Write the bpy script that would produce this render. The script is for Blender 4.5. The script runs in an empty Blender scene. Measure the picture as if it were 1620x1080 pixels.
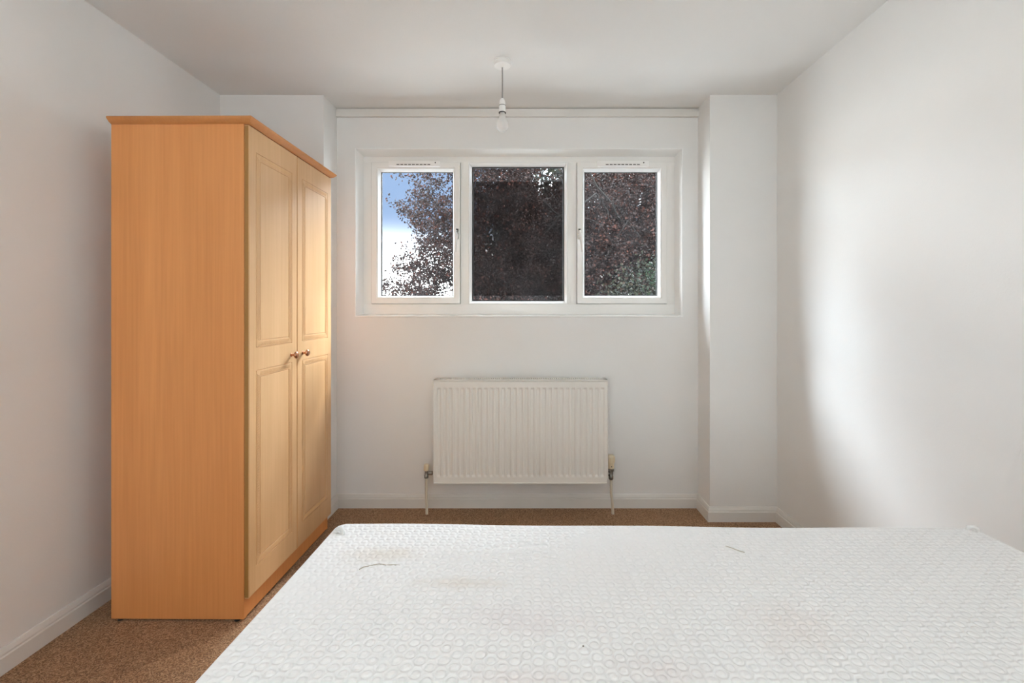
import bpy, bmesh, math, random
import numpy as np
from mathutils import Vector, Matrix

random.seed(7)
rng = np.random.default_rng(11)
scene = bpy.context.scene
C = scene.collection
PI = math.pi

# ------------------------------------------------------------------ camera, sky, exposure
CAM_H = 1.1775
cam_data = bpy.data.cameras.new('camera')
cam_data.sensor_width = 36.0
cam_data.lens = 16.0                       # 720 px focal length in the 1620 px frame
cam_data.shift_x = -22 / 1620
cam_data.shift_y = -52 / 1620
cam_data.clip_start = 0.02
cam = bpy.data.objects.new('camera', cam_data)
cam.location = (0, 0, CAM_H)
cam.rotation_euler = (PI / 2, 0, 0)
C.objects.link(cam)
scene.camera = cam

SKY_CLOUD = 72.0
SKY_HAZE = 16.0
SKY_BLUE = (0.36, 0.51, 0.80)
world = bpy.data.worlds.new('broken_cloud_sky')
scene.world = world
world.use_nodes = True
wn, wl = world.node_tree.nodes, world.node_tree.links
wn.clear()
w_out = wn.new('ShaderNodeOutputWorld')
w_bg = wn.new('ShaderNodeBackground')
w_tc = wn.new('ShaderNodeTexCoord')
w_map = wn.new('ShaderNodeMapping')
w_map.inputs['Scale'].default_value = (1.0, 1.0, 2.2)
w_map.inputs['Location'].default_value = (0.326, 0.121, 0.553)
w_noise = wn.new('ShaderNodeTexNoise')
w_noise.inputs['Scale'].default_value = 2.6
w_noise.inputs['Detail'].default_value = 4.0
w_noise.inputs['Roughness'].default_value = 0.5
w_ramp = wn.new('ShaderNodeValToRGB')       # cloud cover
w_ramp.color_ramp.elements[0].position = 0.40
w_ramp.color_ramp.elements[1].position = 0.54
w_sep = wn.new('ShaderNodeSeparateXYZ')
w_haze = wn.new('ShaderNodeMapRange')       # bright haze towards the horizon
w_haze.inputs['From Min'].default_value = 0.215
w_haze.inputs['From Max'].default_value = 0.06
w_haze.inputs['To Min'].default_value = 0.0
w_haze.inputs['To Max'].default_value = 1.0
w_max = wn.new('ShaderNodeMath'); w_max.operation = 'MAXIMUM'
w_mix = wn.new('ShaderNodeMixRGB')
w_mix.inputs['Color2'].default_value = (SKY_CLOUD * 0.92, SKY_CLOUD, SKY_CLOUD * 1.09, 1)
wl.new(w_tc.outputs['Generated'], w_map.inputs['Vector'])
wl.new(w_map.outputs['Vector'], w_noise.inputs['Vector'])
wl.new(w_noise.outputs['Fac'], w_ramp.inputs['Fac'])
wl.new(w_tc.outputs['Generated'], w_sep.inputs['Vector'])
wl.new(w_sep.outputs['Z'], w_haze.inputs['Value'])
w_p1 = wn.new('ShaderNodeMath'); w_p1.operation = 'POWER'; w_p1.inputs[1].default_value = 3.0
w_p2 = wn.new('ShaderNodeMath'); w_p2.operation = 'POWER'; w_p2.inputs[1].default_value = 3.2
w_fade = wn.new('ShaderNodeMapRange')       # clouds dissolve into the haze low down
w_fade.interpolation_type = 'SMOOTHSTEP'
w_fade.inputs['From Min'].default_value = 0.08
w_fade.inputs['From Max'].default_value = 0.30
w_low = wn.new('ShaderNodeMixRGB')
w_low.inputs['Color1'].default_value = (*SKY_BLUE, 1)
w_low.inputs['Color2'].default_value = (SKY_HAZE, SKY_HAZE, SKY_HAZE, 1)
wl.new(w_ramp.outputs['Color'], w_p1.inputs[0]); wl.new(w_haze.outputs['Result'], w_p2.inputs[0])
wl.new(w_sep.outputs['Z'], w_fade.inputs['Value'])
w_max.operation = 'MULTIPLY'
wl.new(w_p1.outputs[0], w_max.inputs[0])
wl.new(w_fade.outputs['Result'], w_max.inputs[1])
wl.new(w_p2.outputs[0], w_low.inputs['Fac'])
wl.new(w_low.outputs['Color'], w_mix.inputs['Color1'])
wl.new(w_max.outputs[0], w_mix.inputs['Fac'])
wl.new(w_mix.outputs['Color'], w_bg.inputs['Color'])
wl.new(w_bg.outputs['Background'], w_out.inputs['Surface'])
world.cycles.sampling_method = 'MANUAL'
world.cycles.sample_map_resolution = 512

# hazy low sun, high to the right beyond the window
sun_data = bpy.data.lights.new('hazy_sun', 'SUN')
sun_data.energy = 2.9
sun_data.angle = math.radians(6)
sun_data.color = (1.0, 0.95, 0.88)
sun = bpy.data.objects.new('hazy_sun', sun_data)
sun.rotation_euler = (-Vector((0.60, 0.60, 0.76))).to_track_quat('-Z', 'Y').to_euler()
C.objects.link(sun)

vs = scene.view_settings
vs.view_transform = 'Standard'
vs.look = 'None'
vs.exposure = 0.20
vs.gamma = 1.0
vs.use_curve_mapping = False
scene.cycles.use_denoising = True
scene.cycles.use_adaptive_sampling = False
scene.cycles.max_bounces = 14
scene.cycles.diffuse_bounces = 8
scene.cycles.denoising_prefilter = 'ACCURATE'
scene.cycles.use_guiding = True
scene.cycles.guiding_training_samples = 48
scene.cycles.glossy_bounces = 4
scene.cycles.transmission_bounces = 8
scene.cycles.transparent_max_bounces = 24
scene.cycles.sample_clamp_direct = 5.0
scene.cycles.sample_clamp_indirect = 8.0
scene.cycles.caustics_reflective = False
scene.cycles.caustics_refractive = False


def portal(name, loc, size, rot):
    ld = bpy.data.lights.new(name, 'AREA')
    ld.shape = 'RECTANGLE'
    ld.size, ld.size_y = size
    ld.cycles.is_portal = True
    o = bpy.data.objects.new(name, ld)
    o.location = loc
    o.rotation_euler = rot
    C.objects.link(o)


# the front window and the added rear fill window guide the daylight sampling (portals give no light of their own)
portal('window_portal', (-0.045, 2.93, 1.63), (1.98, 1.04), (-PI / 2, 0, 0))
portal('fill_window_portal', (-0.15, -1.45, 1.43), (2.34, 1.54), (PI / 2, 0, 0))


# ------------------------------------------------------------------ helpers
def link(o, parent=None):
    C.objects.link(o)
    if parent is not None:
        o.parent = parent
    return o


def mesh_obj(name, verts, faces, m, parent=None, smooth=False):
    me = bpy.data.meshes.new(name)
    me.from_pydata([tuple(v) for v in verts], [], faces)
    me.update()
    if smooth:
        me.polygons.foreach_set('use_smooth', [True] * len(me.polygons))
    if m is not None:
        me.materials.append(m)
    return link(bpy.data.objects.new(name, me), parent)


def bm_obj(name, bm, m, parent=None, smooth=False, sharp=None):
    me = bpy.data.meshes.new(name)
    bmesh.ops.recalc_face_normals(bm, faces=bm.faces)
    bm.to_mesh(me)
    bm.free()
    if smooth:
        me.polygons.foreach_set('use_smooth', [True] * len(me.polygons))
        if sharp:
            me.set_sharp_from_angle(angle=math.radians(sharp))
    if m is not None:
        me.materials.append(m)
    return link(bpy.data.objects.new(name, me), parent)


def np_mesh(name, verts, quads, m, parent=None, smooth=True, n=4):
    me = bpy.data.meshes.new(name)
    verts = np.ascontiguousarray(verts, dtype=np.float32)
    quads = np.ascontiguousarray(quads, dtype=np.int32)
    nf = len(quads)
    me.vertices.add(len(verts))
    me.vertices.foreach_set('co', verts.ravel())
    me.loops.add(nf * n)
    me.loops.foreach_set('vertex_index', quads.ravel())
    me.polygons.add(nf)
    me.polygons.foreach_set('loop_start', np.arange(0, nf * n, n, dtype=np.int32))
    me.polygons.foreach_set('loop_total', np.full(nf, n, dtype=np.int32))
    me.polygons.foreach_set('use_smooth', np.full(nf, smooth, dtype=bool))
    me.update(calc_edges=True)
    me.validate()
    if m is not None:
        me.materials.append(m)
    return link(bpy.data.objects.new(name, me), parent)


def add_box(bm, x0, x1, y0, y1, z0, z1, bevel=0.0, seg=2):
    tmp = bmesh.new()
    r = bmesh.ops.create_cube(tmp, size=1.0)
    for v in tmp.verts:
        v.co = Vector(((x0 + x1) / 2 + v.co.x * (x1 - x0), (y0 + y1) / 2 + v.co.y * (y1 - y0), (z0 + z1) / 2 + v.co.z * (z1 - z0)))
    if bevel > 0:
        bmesh.ops.bevel(tmp, geom=list(tmp.edges), offset=bevel, segments=seg, affect='EDGES', profile=0.6)
    me = bpy.data.meshes.new('tmp')
    tmp.to_mesh(me)
    tmp.free()
    bm.from_mesh(me)
    bpy.data.meshes.remove(me)


def box(name, x0, x1, y0, y1, z0, z1, m, parent=None, bevel=0.0, seg=2):
    bm = bmesh.new()
    add_box(bm, x0, x1, y0, y1, z0, z1, bevel, seg)
    return bm_obj(name, bm, m, parent, smooth=bevel > 0, sharp=40 if bevel > 0 else None)


def add_lathe(bm, prof, mat=Matrix.Identity(4), n=24):
    """prof: list of (radius, height) about local +Z"""
    rings = []
    for r, h in prof:
        if r < 1e-6:
            rings.append([bm.verts.new(mat @ Vector((0, 0, h)))])
        else:
            rings.append([bm.verts.new(mat @ Vector((r * math.cos(2 * PI * k / n), r * math.sin(2 * PI * k / n), h))) for k in range(n)])
    for a, b in zip(rings[:-1], rings[1:]):
        for k in range(n):
            k2 = (k + 1) % n
            if len(a) == 1 and len(b) == 1:
                continue
            if len(a) == 1:
                bm.faces.new((a[0], b[k], b[k2]))
            elif len(b) == 1:
                bm.faces.new((a[k], b[0], a[k2]))
            else:
                bm.faces.new((a[k], b[k], b[k2], a[k2]))
    if len(rings[0]) > 1:
        bm.faces.new(rings[0])
    if len(rings[-1]) > 1:
        bm.faces.new(rings[-1][::-1])


def lathe(name, prof, m, parent=None, mat=Matrix.Identity(4), n=24, sharp=45):
    bm = bmesh.new()
    add_lathe(bm, prof, mat, n)
    return bm_obj(name, bm, m, parent, smooth=True, sharp=sharp)


def add_tube(bm, pts, radii, n=10):
    pts = [Vector(p) for p in pts]
    if not isinstance(radii, (list, tuple)):
        radii = [radii] * len(pts)
    prev = None
    ref = Vector((0.13, 0.21, 0.97))
    for i, p in enumerate(pts):
        d = (pts[min(i + 1, len(pts) - 1)] - pts[max(i - 1, 0)]).normalized()
        a = d.cross(ref)
        if a.length < 0.05:
            a = d.cross(Vector((1, 0, 0)))
        a.normalize()
        b = d.cross(a)
        ring = [bm.verts.new(p + (a * math.cos(2 * PI * k / n) + b * math.sin(2 * PI * k / n)) * radii[i]) for k in range(n)]
        if prev:
            for k in range(n):
                bm.faces.new((prev[k], prev[(k + 1) % n], ring[(k + 1) % n], ring[k]))
        else:
            bm.faces.new(ring[::-1])
        prev = ring
    bm.faces.new(prev)


def tube(name, pts, radii, m, parent=None, n=10):
    bm = bmesh.new()
    add_tube(bm, pts, radii, n)
    return bm_obj(name, bm, m, parent, smooth=True, sharp=60)


def ring(name, x0, x1, z0, z1, prof, m, parent=None, fill_last=False):
    """mitred rectangular frame in the XZ plane; prof = [(inset, y), ...] run round the frame and closed"""
    verts, faces = [], []
    for ins, y in prof:
        verts += [(x0 + ins, y, z0 + ins), (x1 - ins, y, z0 + ins), (x1 - ins, y, z1 - ins), (x0 + ins, y, z1 - ins)]
    n = len(prof)
    for i in range(n):
        j = (i + 1) % n
        for k in range(4):
            k2 = (k + 1) % 4
            faces.append((i * 4 + k, i * 4 + k2, j * 4 + k2, j * 4 + k))
    o = mesh_obj(name, verts, faces, m, parent)
    bm = bmesh.new(); bm.from_mesh(o.data)
    bmesh.ops.recalc_face_normals(bm, faces=bm.faces)
    bm.to_mesh(o.data); bm.free()
    return o


def extrude_path(name, prof, path, m, parent=None):
    """prof = [(out, z)] swept along a 2-D path (x, y) with mitred corners; out is to the right of travel"""
    P = [Vector((p[0], p[1])) for p in path]
    verts, faces = [], []
    n = len(prof)
    for i, p in enumerate(P):
        d0 = (P[i] - P[i - 1]).normalized() if i > 0 else (P[1] - P[0]).normalized()
        d1 = (P[i + 1] - P[i]).normalized() if i < len(P) - 1 else d0
        n0 = Vector((d0.y, -d0.x)); n1 = Vector((d1.y, -d1.x))
        mit = (n0 + n1) / max(1e-6, 1 + n0.dot(n1))
        for o_, z in prof:
            q = p + mit * o_
            verts.append((q.x, q.y, z))
    for i in range(len(P) - 1):
        for k in range(n):
            k2 = (k + 1) % n
            faces.append((i * n + k, i * n + k2, (i + 1) * n + k2, (i + 1) * n + k))
    faces.append(tuple(range(n)))
    faces.append(tuple(range((len(P) - 1) * n + n - 1, (len(P) - 1) * n - 1, -1)))
    o = mesh_obj(name, verts, faces, m, parent)
    bm = bmesh.new(); bm.from_mesh(o.data)
    bmesh.ops.recalc_face_normals(bm, faces=bm.faces)
    bm.to_mesh(o.data); bm.free()
    return o


def thing(name, label, cat, loc=(0, 0, 0), rotz=0.0, group=None):
    o = bpy.data.objects.new(name, None)
    o.empty_display_size = 0.1
    o.location = loc
    o.rotation_euler = (0, 0, rotz)
    C.objects.link(o)
    o['label'] = label
    o['category'] = cat
    if group:
        o['group'] = group
    return o


def structure(o, label, cat):
    o['kind'] = 'structure'
    o['label'] = label
    o['category'] = cat
    return o


# ------------------------------------------------------------------ materials
def new_mat(name):
    m = bpy.data.materials.new(name)
    m.use_nodes = True
    nt = m.node_tree
    return m, nt.nodes, nt.links, nt.nodes['Principled BSDF']


def plain(name, col, rough=0.5, metal=0.0, spec=0.5, bump=0.0, bscale=200.0):
    m, n, l, p = new_mat(name)
    p.inputs['Base Color'].default_value = (*col, 1)
    p.inputs['Roughness'].default_value = rough
    p.inputs['Metallic'].default_value = metal
    p.inputs['Specular IOR Level'].default_value = spec
    tc = n.new('ShaderNodeTexCoord')
    nz = n.new('ShaderNodeTexNoise')
    nz.inputs['Scale'].default_value = bscale
    nz.inputs['Detail'].default_value = 3
    l.new(tc.outputs['Object'], nz.inputs['Vector'])
    mr = n.new('ShaderNodeMapRange')
    mr.inputs['To Min'].default_value = max(0.02, rough - 0.05)
    mr.inputs['To Max'].default_value = min(1.0, rough + 0.05)
    l.new(nz.outputs['Fac'], mr.inputs['Value'])
    l.new(mr.outputs['Result'], p.inputs['Roughness'])
    if bump > 0:
        b = n.new('ShaderNodeBump')
        b.inputs['Strength'].default_value = bump
        b.inputs['Distance'].default_value = 0.001
        l.new(nz.outputs['Fac'], b.inputs['Height'])
        l.new(b.outputs['Normal'], p.inputs['Normal'])
    return m


def paint_wall(name, col, scuff=0.03):
    m, n, l, p = new_mat(name)
    tc = n.new('ShaderNodeTexCoord')
    big = n.new('ShaderNodeTexNoise'); big.inputs['Scale'].default_value = 1.7; big.inputs['Detail'].default_value = 5
    fine = n.new('ShaderNodeTexNoise'); fine.inputs['Scale'].default_value = 160; fine.inputs['Detail'].default_value = 3
    mid = n.new('ShaderNodeTexNoise'); mid.inputs['Scale'].default_value = 9; mid.inputs['Detail'].default_value = 4
    for t in (big, fine, mid):
        l.new(tc.outputs['Object'], t.inputs['Vector'])
    r = n.new('ShaderNodeValToRGB')
    r.color_ramp.elements[0].position = 0.3
    r.color_ramp.elements[0].color = (col[0] * (1 - scuff), col[1] * (1 - scuff * 1.15), col[2] * (1 - scuff * 1.4), 1)
    r.color_ramp.elements[1].position = 0.65
    r.color_ramp.elements[1].color = (*col, 1)
    l.new(big.outputs['Fac'], r.inputs['Fac'])
    l.new(r.outputs['Color'], p.inputs['Base Color'])
    p.inputs['Roughness'].default_value = 0.75
    p.inputs['Specular IOR Level'].default_value = 0.25
    add = n.new('ShaderNodeMath'); add.operation = 'MULTIPLY_ADD'
    add.inputs[1].default_value = 4.0
    l.new(mid.outputs['Fac'], add.inputs[0]); l.new(fine.outputs['Fac'], add.inputs[2])
    b = n.new('ShaderNodeBump'); b.inputs['Strength'].default_value = 0.25; b.inputs['Distance'].default_value = 0.0008
    l.new(add.outputs[0], b.inputs['Height'])
    l.new(b.outputs['Normal'], p.inputs['Normal'])
    return m


def beech(name, dark, light, rough=0.38):
    m, n, l, p = new_mat(name)
    tc = n.new('ShaderNodeTexCoord')
    mp = n.new('ShaderNodeMapping'); mp.inputs['Scale'].default_value = (9.0, 9.0, 0.55)
    l.new(tc.outputs['Object'], mp.inputs['Vector'])
    broad = n.new('ShaderNodeTexNoise'); broad.inputs['Scale'].default_value = 1.1; broad.inputs['Detail'].default_value = 2; broad.inputs['Distortion'].default_value = 0.6
    l.new(mp.outputs['Vector'], broad.inputs['Vector'])
    # cathedral figure: bands of the broad noise
    mul = n.new('ShaderNodeMath'); mul.operation = 'MULTIPLY'; mul.inputs[1].default_value = 26
    fr = n.new('ShaderNodeMath'); fr.operation = 'SINE'
    l.new(broad.outputs['Fac'], mul.inputs[0]); l.new(mul.outputs[0], fr.inputs[0])
    mp2 = n.new('ShaderNodeMapping'); mp2.inputs['Scale'].default_value = (110, 110, 2.6)
    l.new(tc.outputs['Object'], mp2.inputs['Vector'])
    grain = n.new('ShaderNodeTexNoise'); grain.inputs['Scale'].default_value = 1.0; grain.inputs['Detail'].default_value = 4
    l.new(mp2.outputs['Vector'], grain.inputs['Vector'])
    mp3 = n.new('ShaderNodeMapping'); mp3.inputs['Scale'].default_value = (5.0, 5.0, 0.3)
    l.new(tc.outputs['Object'], mp3.inputs['Vector'])
    tone = n.new('ShaderNodeTexNoise'); tone.inputs['Scale'].default_value = 1.5; tone.inputs['Detail'].default_value = 1
    l.new(mp3.outputs['Vector'], tone.inputs['Vector'])
    a = n.new('ShaderNodeMath'); a.operation = 'MULTIPLY_ADD'; a.inputs[1].default_value = 0.07
    l.new(fr.outputs[0], a.inputs[0]); l.new(grain.outputs['Fac'], a.inputs[2])
    c = n.new('ShaderNodeMath'); c.operation = 'ADD'
    l.new(a.outputs[0], c.inputs[0]); l.new(tone.outputs['Fac'], c.inputs[1])
    r = n.new('ShaderNodeValToRGB')
    r.color_ramp.elements[0].position = 0.62; r.color_ramp.elements[0].color = (*dark, 1)
    r.color_ramp.elements[1].position = 1.32; r.color_ramp.elements[1].color = (*light, 1)
    half = n.new('ShaderNodeMath'); half.operation = 'MULTIPLY'; half.inputs[1].default_value = 0.5
    r.color_ramp.elements[0].position = 0.22; r.color_ramp.elements[1].position = 0.76
    l.new(c.outputs[0], half.inputs[0])
    l.new(half.outputs[0], r.inputs['Fac'])
    l.new(r.outputs['Color'], p.inputs['Base Color'])
    p.inputs['Roughness'].default_value = rough
    p.inputs['Specular IOR Level'].default_value = 0.4
    b = n.new('ShaderNodeBump'); b.inputs['Strength'].default_value = 0.05; b.inputs['Distance'].default_value = 0.0005
    l.new(grain.outputs['Fac'], b.inputs['Height']); l.new(b.outputs['Normal'], p.inputs['Normal'])
    return m


M = {}
M['wall'] = paint_wall('white_wall_paint', (0.83, 0.825, 0.815))
M['ceiling'] = paint_wall('white_ceiling_paint', (0.82, 0.812, 0.80), 0.02)
M['gloss'] = paint_wall('white_gloss_woodwork', (0.80, 0.785, 0.76), 0.10)
M['gloss'].node_tree.nodes['Principled BSDF'].inputs['Roughness'].default_value = 0.35
M['upvc'] = plain('white_plastic_window', (0.88, 0.87, 0.845), 0.25, bump=0.02)
M['bead'] = plain('white_glazing_bead', (0.92, 0.92, 0.91), 0.22)
M['gasket'] = plain('black_rubber_and_slot_shade', (0.012, 0.012, 0.013), 0.6)
M['slot'] = plain('dark_slot', (0.05, 0.045, 0.04), 0.7)
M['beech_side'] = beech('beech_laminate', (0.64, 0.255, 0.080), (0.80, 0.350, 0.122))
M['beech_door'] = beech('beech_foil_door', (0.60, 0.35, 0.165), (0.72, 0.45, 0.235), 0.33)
M['beech_trim'] = beech('beech_cornice', (0.50, 0.200, 0.060), (0.62, 0.27, 0.090), 0.35)
M['edge'] = beech('dark_beech_edging', (0.30, 0.145, 0.035), (0.40, 0.205, 0.06), 0.4)
M['copper'] = plain('antique_copper_knob', (0.55, 0.27, 0.16), 0.22, metal=1.0)
M['radiator'] = plain('white_enamel_radiator', (0.80, 0.78, 0.74), 0.30, bump=0.03)
M['pipe_paint'] = plain('cream_painted_pipe', (0.70, 0.64, 0.53), 0.4, bump=0.1, bscale=90)
M['valve_metal'] = plain('dull_chrome_valve', (0.30, 0.28, 0.25), 0.35, metal=0.9)
M['cream_plastic'] = plain('yellowed_cream_plastic', (0.74, 0.64, 0.46), 0.42)
M['white_plastic'] = plain('white_plastic', (0.90, 0.885, 0.865), 0.35)
M['cord'] = plain('pale_grey_cord', (0.36, 0.34, 0.32), 0.5)
M['chrome'] = plain('brushed_chrome', (0.62, 0.60, 0.57), 0.25, metal=1.0)
M['divan'] = plain('cream_divan_fabric', (0.62, 0.58, 0.50), 0.9, bump=0.4, bscale=900)
M['foot'] = plain('black_plastic_foot', (0.02, 0.02, 0.02), 0.5)
M['brick_out'] = plain('render_outside', (0.55, 0.50, 0.44), 0.9, bump=0.3, bscale=60)


def glass_mat(name, tint, haze):
    m, n, l, p = new_mat(name)
    n.remove(p)
    out = n['Material Output']
    tr = n.new('ShaderNodeBsdfTransparent'); tr.inputs['Color'].default_value = (*tint, 1)
    gl = n.new('ShaderNodeBsdfGlossy'); gl.inputs['Roughness'].default_value = 0.02
    fr = n.new('ShaderNodeFresnel'); fr.inputs['IOR'].default_value = 1.12
    mx = n.new('ShaderNodeMixShader')
    l.new(fr.outputs[0], mx.inputs['Fac']); l.new(tr.outputs[0], mx.inputs[1]); l.new(gl.outputs[0], mx.inputs[2])
    # dust film on the pane scatters a little light, thicker in smears
    df = n.new('ShaderNodeBsdfTranslucent'); df.inputs['Color'].default_value = (0.9, 0.9, 0.92, 1)
    tc = n.new('ShaderNodeTexCoord')
    nz = n.new('ShaderNodeTexNoise'); nz.inputs['Scale'].default_value = 5; nz.inputs['Detail'].default_value = 6
    l.new(tc.outputs['Object'], nz.inputs['Vector'])
    mr = n.new('ShaderNodeMapRange'); mr.inputs['From Min'].default_value = 0.35; mr.inputs['From Max'].default_value = 0.75
    mr.inputs['To Min'].default_value = haze * 0.5; mr.inputs['To Max'].default_value = haze * 2
    l.new(nz.outputs['Fac'], mr.inputs['Value'])
    m2 = n.new('ShaderNodeMixShader')
    l.new(mr.outputs[0], m2.inputs['Fac']); l.new(mx.outputs[0], m2.inputs[1]); l.new(df.outputs[0], m2.inputs[2])
    l.new(m2.outputs[0], out.inputs['Surface'])
    return m


M['glass'] = glass_mat('window_glass', (0.93, 0.95, 0.95), 0.0015)
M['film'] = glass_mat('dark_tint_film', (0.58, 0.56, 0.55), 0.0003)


def fill_blind_mat():  # cloth of the added blind; its translucency sets the fill light
    m, n, l, p = new_mat('fill_light_blind_cloth')
    p.inputs['Base Color'].default_value = (0.62, 0.60, 0.56, 1)
    p.inputs['Roughness'].default_value = 0.9
    tl = n.new('ShaderNodeBsdfTranslucent'); tl.inputs['Color'].default_value = (0.435, 0.428, 0.415, 1)
    wv = n.new('ShaderNodeTexNoise'); wv.inputs['Scale'].default_value = 300
    b = n.new('ShaderNodeBump'); b.inputs['Strength'].default_value = 0.1; b.inputs['Distance'].default_value = 0.0005
    l.new(wv.outputs['Fac'], b.inputs['Height']); l.new(b.outputs['Normal'], p.inputs['Normal'])
    mx = n.new('ShaderNodeMixShader'); mx.inputs['Fac'].default_value = 0.5
    l.new(p.outputs[0], mx.inputs[1]); l.new(tl.outputs[0], mx.inputs[2])
    l.new(mx.outputs[0], n['Material Output'].inputs['Surface'])
    return m


M['blind'] = fill_blind_mat()


def carpet_mat():
    m, n, l, p = new_mat('brown_twist_carpet')
    tc = n.new('ShaderNodeTexCoord')
    v = n.new('ShaderNodeTexVoronoi'); v.inputs['Scale'].default_value = 300
    nz = n.new('ShaderNodeTexNoise'); nz.inputs['Scale'].default_value = 240; nz.inputs['Detail'].default_value = 4; nz.inputs['Roughness'].default_value = 0.7
    big = n.new('ShaderNodeTexNoise'); big.inputs['Scale'].default_value = 3; big.inputs['Detail'].default_value = 3
    dist = n.new('ShaderNodeTexNoise'); dist.inputs['Scale'].default_value = 60
    mixv = n.new('ShaderNodeMixRGB'); mixv.blend_type = 'ADD'; mixv.inputs['Fac'].default_value = 0.02
    l.new(tc.outputs['Object'], dist.inputs['Vector'])
    l.new(tc.outputs['Object'], mixv.inputs['Color1']); l.new(dist.outputs['Color'], mixv.inputs['Color2'])
    l.new(mixv.outputs[0], v.inputs['Vector'])
    l.new(tc.outputs['Object'], nz.inputs['Vector']); l.new(tc.outputs['Object'], big.inputs['Vector'])
    sep = n.new('ShaderNodeSeparateXYZ'); l.new(v.outputs['Color'], sep.inputs[0])
    ad = n.new('ShaderNodeMath'); ad.operation = 'ADD'
    l.new(sep.outputs['X'], ad.inputs[0]); l.new(nz.outputs['Fac'], ad.inputs[1])
    hf = n.new('ShaderNodeMath'); hf.operation = 'MULTIPLY'; hf.inputs[1].default_value = 0.5
    l.new(ad.outputs[0], hf.inputs[0])
    r = n.new('ShaderNodeValToRGB')
    e = r.color_ramp.elements
    e[0].position = 0.22; e[0].color = (0.125, 0.057, 0.027, 1)
    e[1].position = 0.80; e[1].color = (0.60, 0.38, 0.22, 1)
    e2 = e.new(0.5); e2.color = (0.325, 0.165, 0.080, 1)
    l.new(hf.outputs[0], r.inputs['Fac'])
    mul = n.new('ShaderNodeMixRGB'); mul.blend_type = 'MULTIPLY'; mul.inputs['Fac'].default_value = 0.35
    l.new(r.outputs['Color'], mul.inputs['Color1']); l.new(big.outputs['Color'], mul.inputs['Color2'])
    l.new(r.outputs['Color'], p.inputs['Base Color'])
    p.inputs['Roughness'].default_value = 1.0
    p.inputs['Specular IOR Level'].default_value = 0.05
    p.inputs['Sheen Weight'].default_value = 0.25
    p.inputs['Sheen Roughness'].default_value = 0.6
    p.inputs['Sheen Tint'].default_value = (0.9, 0.75, 0.6, 1)
    b = n.new('ShaderNodeBump'); b.inputs['Strength'].default_value = 0.9; b.inputs['Distance'].default_value = 0.006
    l.new(hf.outputs[0], b.inputs['Height']); l.new(b.outputs['Normal'], p.inputs['Normal'])
    return m


M['carpet'] = carpet_mat()


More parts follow.
